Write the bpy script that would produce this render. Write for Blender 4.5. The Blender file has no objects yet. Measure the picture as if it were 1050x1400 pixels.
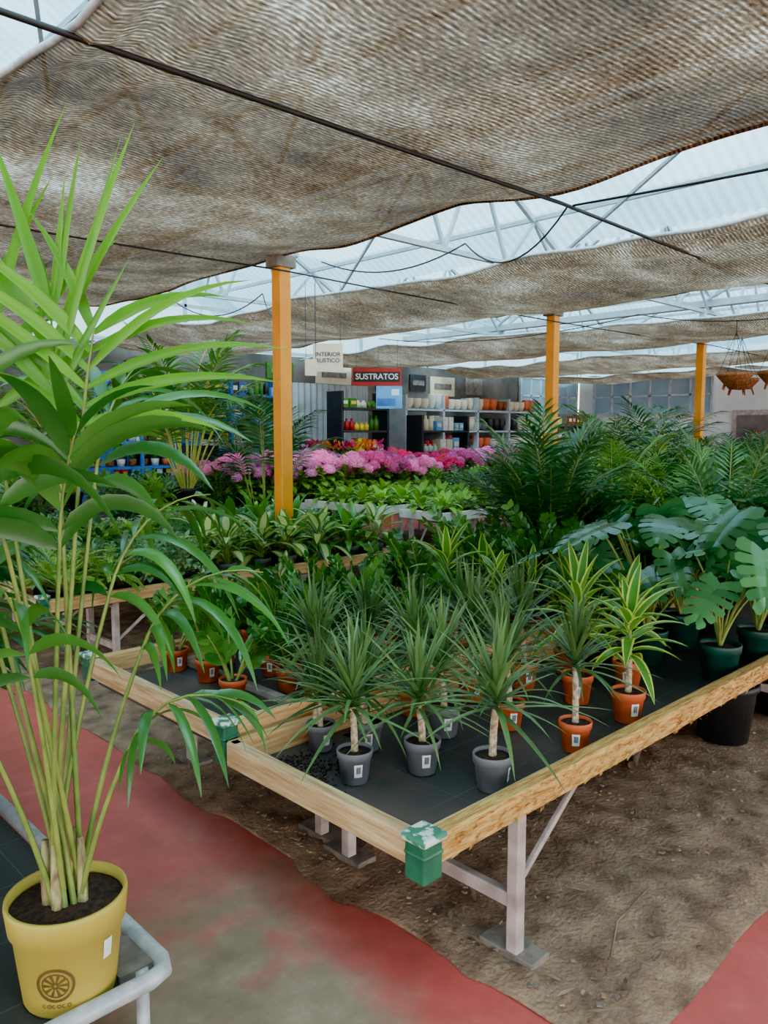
import bpy, math, random
from mathutils import Vector, Matrix, noise
R=random.Random(11)
UP=Vector((0,0,1))
def S(r,g,b):
    f=lambda c:(c/255/12.92) if c/255<=.04045 else ((c/255+.055)/1.055)**2.4
    return (f(r),f(g),f(b),1)
# ---------------------------------------------------------------- materials
def newmat(name):
    m=bpy.data.materials.new(name); m.use_nodes=True
    nt=m.node_tree; nt.nodes.clear()
    out=nt.nodes.new('ShaderNodeOutputMaterial')
    return m,nt,out
def N(nt,t,**k):
    n=nt.nodes.new(t)
    for a,v in k.items():
        if a.startswith('_'): setattr(n,a[1:],v)
        else: n.inputs[a.replace('__',' ')].default_value=v
    return n
def ramp(nt,stops):
    n=nt.nodes.new('ShaderNodeValToRGB'); e=n.color_ramp.elements
    e[0].position=stops[0][0]; e[0].color=stops[0][1]
    e[1].position=stops[-1][0]; e[1].color=stops[-1][1]
    for p,c in stops[1:-1]:
        x=e.new(p); x.color=c
    return n
def leafmat(name,c1,c2,rough=.42,trans=.3):
    m,nt,out=newmat(name); L=nt.links.new
    g=N(nt,'ShaderNodeNewGeometry'); r=ramp(nt,[(0,c1),(1,c2)])
    tc=N(nt,'ShaderNodeTexCoord'); nz=N(nt,'ShaderNodeTexNoise',Scale=14.0,Detail=4.0)
    L(tc.outputs['Object'],nz.inputs['Vector'])
    add=N(nt,'ShaderNodeMath',_operation='MULTIPLY_ADD'); add.inputs[1].default_value=.6
    L(g.outputs['Random Per Island'],add.inputs[0])
    m2=N(nt,'ShaderNodeMath',_operation='MULTIPLY'); m2.inputs[1].default_value=.4
    L(nz.outputs['Fac'],m2.inputs[0]); L(m2.outputs[0],add.inputs[2])
    L(add.outputs[0],r.inputs[0])
    oi=N(nt,'ShaderNodeObjectInfo'); mv=N(nt,'ShaderNodeMapRange'); mv.inputs['To Min'].default_value=.75; mv.inputs['To Max'].default_value=1.3; L(oi.outputs['Random'],mv.inputs['Value'])
    h0=N(nt,'ShaderNodeHueSaturation',Saturation=1.06); L(mv.outputs[0],h0.inputs['Value']); L(r.outputs[0],h0.inputs['Color'])
    p=N(nt,'ShaderNodeBsdfPrincipled',Roughness=rough); L(h0.outputs[0],p.inputs['Base Color'])
    t=N(nt,'ShaderNodeBsdfTranslucent'); 
    hs=N(nt,'ShaderNodeHueSaturation',Saturation=1.08,Value=1.35); L(h0.outputs[0],hs.inputs['Color']); L(hs.outputs[0],t.inputs['Color'])
    mx=N(nt,'ShaderNodeMixShader',Fac=trans); L(p.outputs[0],mx.inputs[1]); L(t.outputs[0],mx.inputs[2])
    L(mx.outputs[0],out.inputs[0]); return m
def mat(name,c1,c2=None,rough=.6,scale=8,metal=0,bump=0,bscale=40,stretch=(1,1,1),detail=4,lo=.35,hi=.65,trans=0):
    m,nt,out=newmat(name); L=nt.links.new
    tc=N(nt,'ShaderNodeTexCoord'); mp=N(nt,'ShaderNodeMapping'); mp.inputs['Scale'].default_value=stretch
    L(tc.outputs['Object'],mp.inputs[0])
    nz=N(nt,'ShaderNodeTexNoise',Scale=float(scale),Detail=float(detail)); L(mp.outputs[0],nz.inputs['Vector'])
    r=ramp(nt,[(lo,c1),(hi,c2 or c1)]); L(nz.outputs['Fac'],r.inputs[0])
    p=N(nt,'ShaderNodeBsdfPrincipled',Roughness=rough,Metallic=float(metal)); L(r.outputs[0],p.inputs['Base Color'])
    if bump:
        n2=N(nt,'ShaderNodeTexNoise',Scale=float(bscale),Detail=6.0); L(mp.outputs[0],n2.inputs['Vector'])
        b=N(nt,'ShaderNodeBump',Strength=bump,Distance=.02); L(n2.outputs['Fac'],b.inputs['Height']); L(b.outputs[0],p.inputs['Normal'])
    if trans:
        t=N(nt,'ShaderNodeBsdfTranslucent'); L(r.outputs[0],t.inputs['Color'])
        mx=N(nt,'ShaderNodeMixShader',Fac=trans); L(p.outputs[0],mx.inputs[1]); L(t.outputs[0],mx.inputs[2]); L(mx.outputs[0],out.inputs[0])
    else: L(p.outputs[0],out.inputs[0])
    return m
M={}
M['kentia']=leafmat('kentia_leaf',S(24,70,32),S(74,126,52),.28,.16)
M['kentia_new']=leafmat('kentia_new_leaf',S(54,116,30),S(114,168,56),.32,.3)
M['palm']=leafmat('palm_leaf',S(52,98,48),S(118,162,74),.38,.28)
M['dark']=leafmat('dark_leaf',S(30,68,40),S(80,122,68),.3,.18)
M['zz']=leafmat('zz_leaf',S(28,76,34),S(90,144,62),.2,.12)
M['marg']=leafmat('dracaena_leaf',S(42,76,42),S(120,152,92),.3,.18)
M['lime']=leafmat('lime_edge',S(170,196,80),S(210,222,124),.4,.3)
M['vgreen']=leafmat('variegated_green',S(48,108,42),S(106,162,66),.3,.25)
M['mons']=leafmat('monstera_leaf',S(32,86,50),S(84,142,86),.2,.12)
M['fresh']=leafmat('fresh_leaf',S(84,144,46),S(160,200,88),.42,.3)
M['grey']=leafmat('greygreen_leaf',S(88,144,98),S(160,196,150),.5,.3)
M['cream']=leafmat('cream_leaf',S(190,210,132),S(220,228,160),.45,.3)
M['stem']=mat('green_stem',S(94,122,48),S(144,154,70),.45,12)
M['ystem']=mat('yellow_stem',S(200,192,76),S(164,176,66),.45,12)
M['cane']=mat('cane_bark',S(210,196,166),S(134,108,82),.8,60,bump=.3,bscale=90)
M['sheath']=mat('stem_sheath',S(180,172,116),S(105,80,54),.8,60,stretch=(1,1,.3))
M['soil']=mat('potting_soil',S(84,54,40),S(40,27,22),.95,70,bump=.6,bscale=150)
M['pgrey']=mat('grey_pot',S(104,106,114),S(118,120,128),.45,10)
M['porange']=mat('terracotta_plastic_pot',S(198,88,48),S(214,104,58),.5,10)
M['pgreen']=mat('dark_green_pot',S(18,66,58),S(26,80,68),.4,10)
M['pblack']=mat('black_pot',S(34,36,40),S(44,46,50),.4,10)
M['pyellow']=mat('mustard_pot',S(190,168,64),S(200,178,76),.5,6)
M['pwhite']=mat('white_pot',S(228,226,220),S(208,204,194),.5,10)
M['label']=mat('label_white',S(240,240,238),S(230,232,234),.5,10)
M['ink']=mat('label_ink',S(50,50,80),S(40,40,60),.6,10)
M['brownink']=mat('logo_brown',S(100,74,30),S(88,64,26),.6,10)
M['wood']=mat('pine_wood',S(236,194,134),S(198,146,90),.75,5,stretch=(1,14,14),bump=.25,bscale=14)
M['woodv']=mat('pine_wood_weathered',S(226,190,142),S(180,138,96),.75,5,stretch=(14,1,14),bump=.25,bscale=14)
M['woodrough']=mat('split_timber',S(246,204,122),S(206,140,62),.85,11,stretch=(1,6,6),bump=1,bscale=26)
M['cap']=mat('green_cap_paint',S(30,110,80),S(22,88,62),.45,14)
M['captop']=mat('cap_top_worn',S(60,124,98),S(218,224,212),.6,30,lo=.46,hi=.54)
M['steel']=mat('painted_steel',S(198,182,178),S(156,138,132),.5,12)
M['galv']=mat('galvanised_pipe',S(210,214,218),S(172,178,184),.42,22,metal=.2)
M['white']=mat('white_steel',S(190,200,206),S(164,176,184),.5,6)
M['post']=mat('orange_yellow_paint',S(250,164,16),S(236,148,12),.45,4)
M['cable']=mat('black_cable',S(24,22,24),S(34,30,30),.6,10)
M['wall']=mat('white_wall_paint',S(236,238,236),S(218,220,218),.8,1.5)
M['wallg']=mat('grey_wall_paint',S(120,110,102),S(74,68,64),.8,1.6)
M['stone']=mat('concrete_slab',S(140,128,118),S(104,94,86),.9,14,bump=.3)
M['black']=mat('black_plastic',S(28,28,30),S(40,40,42),.5,8)
M['red']=mat('sign_red',S(196,30,26),S(172,24,22),.5,5)
M['paper']=mat('sign_paper',S(232,218,192),S(220,204,174),.8,5)
M['blue']=mat('blue_paint',S(30,92,168),S(50,118,190),.5,6)
M['lblue']=mat('light_blue_print',S(110,180,222),S(80,150,208),.5,6)
M['yel']=mat('yellow_print',S(244,204,30),S(234,190,30),.5,6)
M['wick']=mat('wicker',S(166,96,42),S(100,56,30),.8,40,bump=.6,bscale=60)
M['pink1']=leafmat('pink_petal',S(230,92,172),S(250,158,216),.6,.3)
M['pink2']=leafmat('light_pink_petal',S(244,138,204),S(254,200,234),.6,.3)
M['red1']=leafmat('crimson_petal',S(216,30,104),S(244,96,158),.6,.3)
M['whitef']=leafmat('white_spathe',S(238,240,228),S(250,250,245),.6,.3)
M['orangef']=leafmat('orange_petal',S(236,110,44),S(248,160,84),.6,.3)

# woven ground cloth
m,nt,out=newmat('woven_ground_cloth'); L=nt.links.new
tc=N(nt,'ShaderNodeTexCoord'); br=N(nt,'ShaderNodeTexBrick',Scale=3.6); br.offset=0
br.inputs['Color1'].default_value=S(58,60,62); br.inputs['Color2'].default_value=S(62,64,66); br.inputs['Mortar'].default_value=S(96,98,98)
br.inputs['Mortar Size'].default_value=.006; br.inputs['Brick Width'].default_value=.9; br.inputs['Row Height'].default_value=.9
L(tc.outputs['Object'],br.inputs['Vector'])
nz=N(nt,'ShaderNodeTexNoise',Scale=3.0,Detail=8.0); L(tc.outputs['Object'],nz.inputs['Vector'])
rp=ramp(nt,[(.48,(0,0,0,1)),(.66,(1,1,1,1))]); L(nz.outputs['Fac'],rp.inputs[0])
mx=N(nt,'ShaderNodeMixRGB'); mx.inputs['Color2'].default_value=S(96,78,70); L(rp.outputs[0],mx.inputs['Fac']); L(br.outputs['Color'],mx.inputs['Color1'])
p=N(nt,'ShaderNodeBsdfPrincipled',Roughness=.5); L(mx.outputs[0],p.inputs['Base Color'])
wv=N(nt,'ShaderNodeTexNoise',Scale=220.0); L(tc.outputs['Object'],wv.inputs['Vector'])
b=N(nt,'ShaderNodeBump',Strength=.4,Distance=.004); L(wv.outputs['Fac'],b.inputs['Height']); L(b.outputs[0],p.inputs['Normal'])
L(p.outputs[0],out.inputs[0]); M['deck']=m

# shade cloth
m,nt,out=newmat('knitted_shade_cloth'); L=nt.links.new
tc=N(nt,'ShaderNodeTexCoord')
wv=N(nt,'ShaderNodeTexWave',Scale=12.0,Distortion=.1,Detail=1.0); wv.bands_direction='Y'; wv.inputs['Detail Scale'].default_value=.6
L(tc.outputs['Object'],wv.inputs['Vector'])
mp=N(nt,'ShaderNodeMapping'); mp.inputs['Scale'].default_value=(.8,1.1,1); L(tc.outputs['Object'],mp.inputs[0])
n1=N(nt,'ShaderNodeTexNoise',Scale=.9,Detail=10.0,Roughness=.74); L(mp.outputs[0],n1.inputs['Vector'])
mp2=N(nt,'ShaderNodeMapping'); mp2.inputs['Scale'].default_value=(30,75,1); L(tc.outputs['Object'],mp2.inputs[0])
n2=N(nt,'ShaderNodeTexNoise',Scale=1.0,Detail=3.0); L(mp2.outputs[0],n2.inputs['Vector'])
rb=ramp(nt,[(.2,S(58,36,24)),(.42,S(112,80,60)),(.58,S(150,114,92)),(.70,S(192,160,138)),(.84,S(246,236,224))])  # brown cloth and dirt; palest stop paints in patches of sun
def fma(a,k,add):
    n=N(nt,'ShaderNodeMath',_operation='MULTIPLY_ADD'); n.inputs[1].default_value=k; L(a,n.inputs[0])
    if isinstance(add,float): n.inputs[2].default_value=add
    else: L(add,n.inputs[2])
    return n.outputs[0]
s_=fma(n2.outputs['Fac'],.8,-.72); s_=fma(n1.outputs['Fac'],1.35,s_); s_=fma(wv.outputs['Fac'],.24,s_)
L(s_,rb.inputs[0])
d=N(nt,'ShaderNodeBsdfDiffuse'); L(rb.outputs[0],d.inputs['Color'])
t=N(nt,'ShaderNodeBsdfTranslucent'); hs=N(nt,'ShaderNodeHueSaturation',Saturation=1.05); L(rb.outputs[0],hs.inputs['Color']); L(hs.outputs[0],t.inputs['Color'])
tr=N(nt,'ShaderNodeBsdfTransparent')
bp=N(nt,'ShaderNodeBump',Strength=.35,Distance=.01); L(wv.outputs['Fac'],bp.inputs['Height']); L(bp.outputs[0],d.inputs['Normal'])
x1=N(nt,'ShaderNodeMixShader',Fac=.5); L(d.outputs[0],x1.inputs[1]); L(t.outputs[0],x1.inputs[2])
x2=N(nt,'ShaderNodeMixShader',Fac=.02); L(x1.outputs[0],x2.inputs[1]); L(tr.outputs[0],x2.inputs[2])
L(x2.outputs[0],out.inputs[0]); M['fabric']=m

# corrugated translucent roof
m,nt,out=newmat('corrugated_polycarbonate'); L=nt.links.new
tc=N(nt,'ShaderNodeTexCoord'); nz=N(nt,'ShaderNodeTexNoise',Scale=.8,Detail=5.0); L(tc.outputs['Object'],nz.inputs['Vector'])
rr=ramp(nt,[(.35,(.14,.30,.39,1)),(.65,(.23,.41,.49,1))]); L(nz.outputs['Fac'],rr.inputs[0])
t=N(nt,'ShaderNodeBsdfTranslucent'); L(rr.outputs[0],t.inputs['Color'])
d=N(nt,'ShaderNodeBsdfDiffuse'); d.inputs['Color'].default_value=(.32,.5,.58,1)
tr=N(nt,'ShaderNodeBsdfTransparent'); tr.inputs['Color'].default_value=(.38,.64,.78,1)
x1=N(nt,'ShaderNodeMixShader',Fac=.8); L(d.outputs[0],x1.inputs[1]); L(t.outputs[0],x1.inputs[2])
x2=N(nt,'ShaderNodeMixShader',Fac=.26); L(x1.outputs[0],x2.inputs[1]); L(tr.outputs[0],x2.inputs[2])
L(x2.outputs[0],out.inputs[0]); M['roof']=m

# floor concrete with worn red paint
m,nt,out=newmat('worn_red_painted_concrete'); L=nt.links.new
tc=N(nt,'ShaderNodeTexCoord'); sp=N(nt,'ShaderNodeSeparateXYZ'); L(tc.outputs['Object'],sp.inputs[0])
def mr(src,a,bb):
    n=N(nt,'ShaderNodeMapRange'); n.interpolation_type='SMOOTHSTEP'; n.inputs['From Min'].default_value=a; n.inputs['From Max'].default_value=bb; L(src,n.inputs['Value']); return n.outputs[0]
def mth(op,x,y):
    n=N(nt,'ShaderNodeMath',_operation=op)
    for i,q in enumerate((x,y)):
        if isinstance(q,(int,float)): n.inputs[i].default_value=q
        else: L(q,n.inputs[i])
    return n.outputs[0]
nz=N(nt,'ShaderNodeTexNoise',Scale=1.9,Detail=5.0,Roughness=.6); L(tc.outputs['Object'],nz.inputs['Vector'])
wx=mth('ADD',sp.outputs[0],mth('MULTIPLY',mth('SUBTRACT',nz.outputs['Fac'],.5),.7))
wy=mth('ADD',sp.outputs[1],mth('MULTIPLY',mth('SUBTRACT',nz.outputs['Fac'],.5),1.6))
m1=mth('MULTIPLY',mr(wx,1.3,1.6),mr(wy,2.6,1.6)); m2=mth('MULTIPLY',mr(wy,1.9,2.9),.92)
m4=mth('MULTIPLY',mr(sp.outputs[1],1.02,.9),mr(sp.outputs[0],1.5,1.8))
nb=N(nt,'ShaderNodeTexNoise',Scale=4.0,Detail=4.0); mpb=N(nt,'ShaderNodeMapping'); mpb.inputs['Location'].default_value=(3,5,0); L(tc.outputs['Object'],mpb.inputs[0]); L(mpb.outputs[0],nb.inputs['Vector'])
m5=mth('MULTIPLY',mr(nb.outputs['Fac'],.5,.72),.6)
mask=mth('MAXIMUM',mth('MAXIMUM',m1,m2),mth('MAXIMUM',m5,m4))
n3=N(nt,'ShaderNodeTexNoise',Scale=6.0,Detail=9.0,Roughness=.7); L(tc.outputs['Object'],n3.inputs['Vector'])
wear=mr(n3.outputs['Fac'],.3,.5); mask=mth('MULTIPLY',mask,mth('ADD',mth('MULTIPLY',wear,.22),.78))
rc=ramp(nt,[(.3,S(134,112,94)),(.5,S(160,136,114)),(.7,S(182,158,134))]); L(n3.outputs['Fac'],rc.inputs[0])
rr=ramp(nt,[(.3,S(198,76,70)),(.6,S(216,98,92)),(.75,S(228,128,118))]); L(n3.outputs['Fac'],rr.inputs[0])
n4=N(nt,'ShaderNodeTexNoise',Scale=1.4,Detail=5.0); L(tc.outputs['Object'],n4.inputs['Vector'])
rg=ramp(nt,[(.46,(0,0,0,1)),(.66,(.5,.5,.5,1))]); L(n4.outputs['Fac'],rg.inputs[0])
mg=N(nt,'ShaderNodeMixRGB'); mg.inputs['Color2'].default_value=S(138,126,86); L(rg.outputs[0],mg.inputs['Fac']); L(rc.outputs[0],mg.inputs['Color1'])
mx=N(nt,'ShaderNodeMixRGB'); L(mask,mx.inputs['Fac']); L(mg.outputs[0],mx.inputs['Color1']); L(rr.outputs[0],mx.inputs['Color2'])
p=N(nt,'ShaderNodeBsdfPrincipled',Roughness=.5); L(mx.outputs[0],p.inputs['Base Color'])
bp=N(nt,'ShaderNodeBump',Strength=.2,Distance=.01); L(n3.outputs['Fac'],bp.inputs['Height']); L(bp.outputs[0],p.inputs['Normal'])
L(p.outputs[0],out.inputs[0]); M['floor']=m
M['earth']=mat('bare_earth',S(102,74,58),S(176,144,118),.95,9,bump=.7,bscale=60,detail=12,lo=.3,hi=.7)
M['debris']=mat('dry_debris',S(176,148,120),S(94,72,56),.9,6)
M['corr']=mat('corrugated_metal',S(170,176,180),S(140,146,150),.45,2,metal=.3)
M['window']=mat('frosted_window',S(170,205,225),S(196,220,232),.3,2,trans=.5)

# ---------------------------------------------------------------- mesh builder
class MB:
    def __init__(s): s.v=[];s.f=[];s.m=[];s.sm=[];s.mats=[]
    def mi(s,k):
        k=M[k] if isinstance(k,str) else k
        if k not in s.mats: s.mats.append(k)
        return s.mats.index(k)
    def add(s,vs,fs,k,smooth=True):
        o=len(s.v); s.v.extend([tuple(x) for x in vs]); i=s.mi(k)
        for f in fs: s.f.append(tuple(a+o for a in f)); s.m.append(i); s.sm.append(smooth)
    def box(s,c,sz,k,rot=None):
        x,y,z=[q/2 for q in sz]; vs=[Vector((a,b_,c_)) for a in(-x,x) for b_ in(-y,y) for c_ in(-z,z)]
        if rot: vs=[rot@v for v in vs]
        c=Vector(c); vs=[v+c for v in vs]
        s.add(vs,[(0,1,3,2),(4,6,7,5),(0,4,5,1),(2,3,7,6),(0,2,6,4),(1,5,7,3)],k,False)
    def beam(s,a,b_,w,k,h=None):
        a=Vector(a);b_=Vector(b_);d=(b_-a);l=d.length;q=d.to_track_quat('X','Z').to_matrix()
        s.box((a+b_)/2,(l,w,h or w),k,q)
    def lathe(s,prof,c,k,seg=20):
        c=Vector(c);vs=[];fs=[]
        for r,z in prof:
            for i in range(seg):
                a=2*math.pi*i/seg; vs.append(c+Vector((r*math.cos(a),r*math.sin(a),z)))
        for j in range(len(prof)-1):
            for i in range(seg):
                fs.append((j*seg+i,j*seg+(i+1)%seg,(j+1)*seg+(i+1)%seg,(j+1)*seg+i))
        s.add(vs,fs,k)
    def tube(s,pts,rad,k,seg=6):
        vs=[];fs=[];n=len(pts)
        pts=[Vector(p) for p in pts]
        for i,p in enumerate(pts):
            d=(pts[min(i+1,n-1)]-pts[max(i-1,0)]).normalized()
            a=d.cross(UP)
            if a.length<.15: a=d.cross(Vector((1,0,0)))
            if i and a.dot(pa)<0: a=-a
            a.normalize(); pa=a; b_=d.cross(a)
            r=rad[i] if isinstance(rad,(list,tuple)) else rad
            for j in range(seg):
                t=2*math.pi*j/seg; vs.append(p+a*r*math.cos(t)+b_*r*math.sin(t))
        for i in range(n-1):
            for j in range(seg):
                fs.append((i*seg+j,i*seg+(j+1)%seg,(i+1)*seg+(j+1)%seg,(i+1)*seg+j))
        fs.append(tuple(range(seg))); fs.append(tuple((n-1)*seg+j for j in range(seg)))
        s.add(vs,fs,k)
    def mesh(s,name):
        me=bpy.data.meshes.new(name); me.from_pydata(s.v,[],s.f)
        for k in s.mats: me.materials.append(k)
        me.polygons.foreach_set('material_index',s.m); me.polygons.foreach_set('use_smooth',s.sm); me.update()
        return me
    def obj(s,name,loc=(0,0,0),rz=0,bevel=0):
        o=bpy.data.objects.new(name,s.mesh(name)); bpy.context.scene.collection.objects.link(o)
        o.location=loc;o.rotation_euler=(0,0,rz)
        if bevel:
            b_=o.modifiers.new('bevel','BEVEL'); b_.width=bevel;b_.segments=2;b_.limit_method='ANGLE'
        return o
def inst(name,me,loc,rz=0,sc=1):
    o=bpy.data.objects.new(name,me); bpy.context.scene.collection.objects.link(o)
    o.location=loc;o.rotation_euler=(0,0,rz)
    o.scale=(sc,sc,sc) if not isinstance(sc,tuple) else sc
    return o
PR={'strap':lambda t:min(1,.55+t*3)*(1-t**2.4),
    'lance':lambda t:max(0,math.sin(math.pi*min(1,t**.7)))**.8,
    'long':lambda t:min(1,.35+t*3.2)*(1-t**1.8),
    'oval':lambda t:max(0,math.sin(math.pi*min(1,t**.85)))**.6}
def leaf(b,base,d,L,W,droop,k,seg=5,prof='strap',fold=.2,sidev=None,edge=None,ek=.6,roll=0):
    d=Vector(d).normalized(); p=Vector(base)
    side=Vector(sidev) if sidev is not None else d.cross(UP)
    side=side-d*side.dot(d)
    if side.length<.05: side=d.cross(Vector((1,.3,0)))
    side.normalize()
    if roll: side=Matrix.Rotation(roll,3,d)@side
    cols=[-1,-ek,0,ek,1] if edge else [-1,0,1]
    nc=len(cols); vs=[];P=PR[prof]
    for i in range(seg+1):
        t=i/seg; w=W*.5*P(t) if i<seg else W*.01
        n=side.cross(d).normalized()
        for c in cols: vs.append(p+side*(w*c)+n*(abs(c)*w*fold))
        d=(d-UP*(droop/seg)).normalized(); side=(side-d*side.dot(d)).normalized()
        p=p+d*(L/seg)
    fi=[];fe=[]
    for i in range(seg):
        for j in range(nc-1):
            q=(i*nc+j,i*nc+j+1,(i+1)*nc+j+1,(i+1)*nc+j)
            (fe if edge and j in(0,nc-2) else fi).append(q)
    if edge:
        o=len(b.v); b.v.extend([tuple(x) for x in vs])
        for fl,kk in((fi,k),(fe,edge)):
            m_=b.mi(kk)
            for f in fl: b.f.append(tuple(a+o for a in f)); b.m.append(m_); b.sm.append(True)
    else: b.add(vs,fi,k)
def frond(b,base,d0,stem,rach,ds,dr,n,LL,W,k,sk,r0=.007,a0=62,a1=22,ld=.8,side=None,lift=.15,seg=4,jit=.06,prof='lance'):
    d=Vector(d0).normalized(); p=Vector(base)
    h=Vector((d.x,d.y,0)); h=h.normalized() if h.length>.02 else Vector((1,0,0))
    if side is None: side=h.cross(UP)
    side=Vector(side).normalized()
    pts=[p.copy()];K=8
    for i in range(K):
        p=p+d*(stem/K); d=(d-UP*(ds/K)+h*(abs(ds)*.3/K)).normalized(); pts.append(p.copy())
    for i in range(n+1):
        t=i/n
        side=(side-d*side.dot(d)).normalized(); nn=side.cross(d).normalized()
        a=math.radians(a0+(a1-a0)*t); l=LL*(.55+.5*math.sin(math.pi*min(1,.12+t*.95)))*R.uniform(.88,1.1)
        for sg in(-1,1):
            ldir=d*math.cos(a)+side*(sg*math.sin(a))+nn*lift+Vector((R.uniform(-jit,jit),R.uniform(-jit,jit),R.uniform(-jit,jit)))
            leaf(b,p,ldir,l*R.uniform(.92,1.06),W*R.uniform(.85,1.1),ld*R.uniform(.6,1.4),k,seg,prof,.3,sidev=d)
        p=p+d*(rach/n); d=(d-UP*(dr/n)+h*(abs(dr)*.2/n)).normalized(); pts.append(p.copy())
    m_=len(pts); b.tube(pts,[r0*(1-.8*i/(m_-1)) for i in range(m_)],sk,5)
def pot(b,r,h,k,seg=24,lab=None,c=(0,0,0)):
    b.lathe([(0,0),(r*.7,0),(r*.73,.004),(r*.9,h*.76),(r*.97,h*.77),(r,h*.97),(r*.985,h),(r*.93,h),(r*.9,h*.9)],c,k,seg)
    b.lathe([(r*.91,h*.88),(r*.5,h*.93),(0,h*.94)],c,'soil',seg)
    if lab is not None:
        def P(a,z,off): 
            rr=r*(.73+.17*(z/(h*.76)))+off
            return Vector(c)+Vector((rr*math.cos(a),rr*math.sin(a),z))
        wa=.03/r; z0,z1=h*.28,h*.68
        def patch(a0,a1,za,zb,off,k2,n=4):
            vs=[];fs=[]
            for i in range(n+1):
                a=a0+(a1-a0)*i/n; vs+= [P(a,za,off),P(a,zb,off)]
            for i in range(n): fs.append((2*i,2*i+2,2*i+3,2*i+1))
            b.add(vs,fs,k2)
        patch(lab-wa/2,lab+wa/2,z0,z1,.0015,'label')
        for q in (-.3,-.2,-.12,0,.1,.2,.3): patch(lab+wa*q*.8,lab+wa*(q*.8+.05),z0+.3*(z1-z0),z0+.85*(z1-z0),.0022,'ink',1)
def rdir(el,az): return Vector((math.cos(el)*math.cos(az),math.cos(el)*math.sin(az),math.sin(el)))
CAMAZ=math.atan2(-.719,-.695)   # direction from the tables to the main aisle
# --- plants
def dracaena(potk,ncane=1,hc=.2,n=60,Ll=.28,W=.0165,pr=.058,ph=.105):
    b=MB(); pot(b,pr,ph,potk,lab=CAMAZ+R.uniform(-.4,.4))
    for c in range(ncane):
        a=R.uniform(0,6.28); off=Vector((math.cos(a),math.sin(a),0))*(.0 if ncane==1 else .022)
        h=hc*(1 if c==0 else R.uniform(.6,.9)); x=ph*.9; tx,ty=R.uniform(-.02,.02),R.uniform(-.02,.02)
        pts=[off+Vector((tx*(i/6)**2,ty*(i/6)**2,x+ (h)*i/6)) for i in range(7)]
        b.tube(pts,[.0125,.0105,.0115,.0105,.0112,.0105,.01],'cane',9)
        top=pts[-1]
        for i in range(n):
            t=i/n; el=math.radians(88-84*t**1.1+R.uniform(-14,14)); az=i*2.4+R.uniform(-.35,.35)
            leaf(b,top+Vector((0,0,.06*(1-t)-.01)),rdir(el,az),Ll*R.uniform(.65,1.12)*(.85+.3*t),W*R.uniform(.8,1.2),R.uniform(.2,1.1),'marg',6,'strap',.35)
    return b.mesh('potted_dracaena')
def corn(potk,n=22,Ll=.22,W=.042,hc=.12,k='vgreen',e='lime',pr=.06,ph=.11,ek=.66):
    b=MB(); pot(b,pr,ph,potk,lab=CAMAZ+R.uniform(-.4,.4))
    b.tube([Vector((0,0,ph*.9+hc*i/5)) for i in range(6)],[.012,.011,.012,.011,.012,.011],'cane',8)
    b.tube([Vector((0,0,ph*.9+hc+.14*i/3)) for i in range(4)],[.011,.009,.007,.003],'stem',6)
    for i in range(n):
        t=i/n; el=math.radians(76-74*t+R.uniform(-8,8)); az=i*2.4+R.uniform(-.2,.2)
        leaf(b,Vector((0,0,ph*.9+hc+.14*(1-t))),rdir(el,az),Ll*R.uniform(.8,1.15),W*R.uniform(.85,1.15),R.uniform(.7,1.4),k,8,'lance',.3,edge=e,ek=ek)
    return b.mesh('potted_corn_plant')
def zz(potk,n=9,H=.42,lab=True,k='zz',pr=.068,ph=.12,ls=1.0):
    b=MB(); pot(b,pr,ph,potk,lab=CAMAZ+R.uniform(-.5,.5))
    for i in range(n):
        az=i*2.4+R.uniform(-.3,.3); lean=R.uniform(.15,.75); d=Vector((math.cos(az)*lean,math.sin(az)*lean,1)).normalized()
        h=H*R.uniform(.65,1.1); p=Vector((math.cos(az)*.02,math.sin(az)*.02,ph*.9)); pts=[p.copy()];nn=12
        side=Matrix.Rotation(R.uniform(0,3.14),3,'Z')@Vector((1,0,0))
        for j in range(nn):
            p=p+d*(h/nn); d=(d-UP*.02+Vector((math.cos(az),math.sin(az),0))*.02).normalized(); pts.append(p.copy())
            if j>2:
                side=(side-d*side.dot(d)).normalized(); t=j/nn
                for sg in(-1,1):
                    ld=d*.75+side*sg*.8+Vector((R.uniform(-.15,.15),R.uniform(-.15,.15),.1))
                    leaf(b,p,ld,.085*ls*(1.15-.5*t)*R.uniform(.9,1.15),.037*ls*R.uniform(.9,1.1),.3,k,4,'oval',.25,sidev=d)
        leaf(b,p,d,.05,.02,.1,k,4,'oval',.2)
        b.tube(pts,[.008*(1-.65*q/nn) for q in range(nn+1)],'stem',5)
    return b.mesh('potted_zz_plant')
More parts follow.
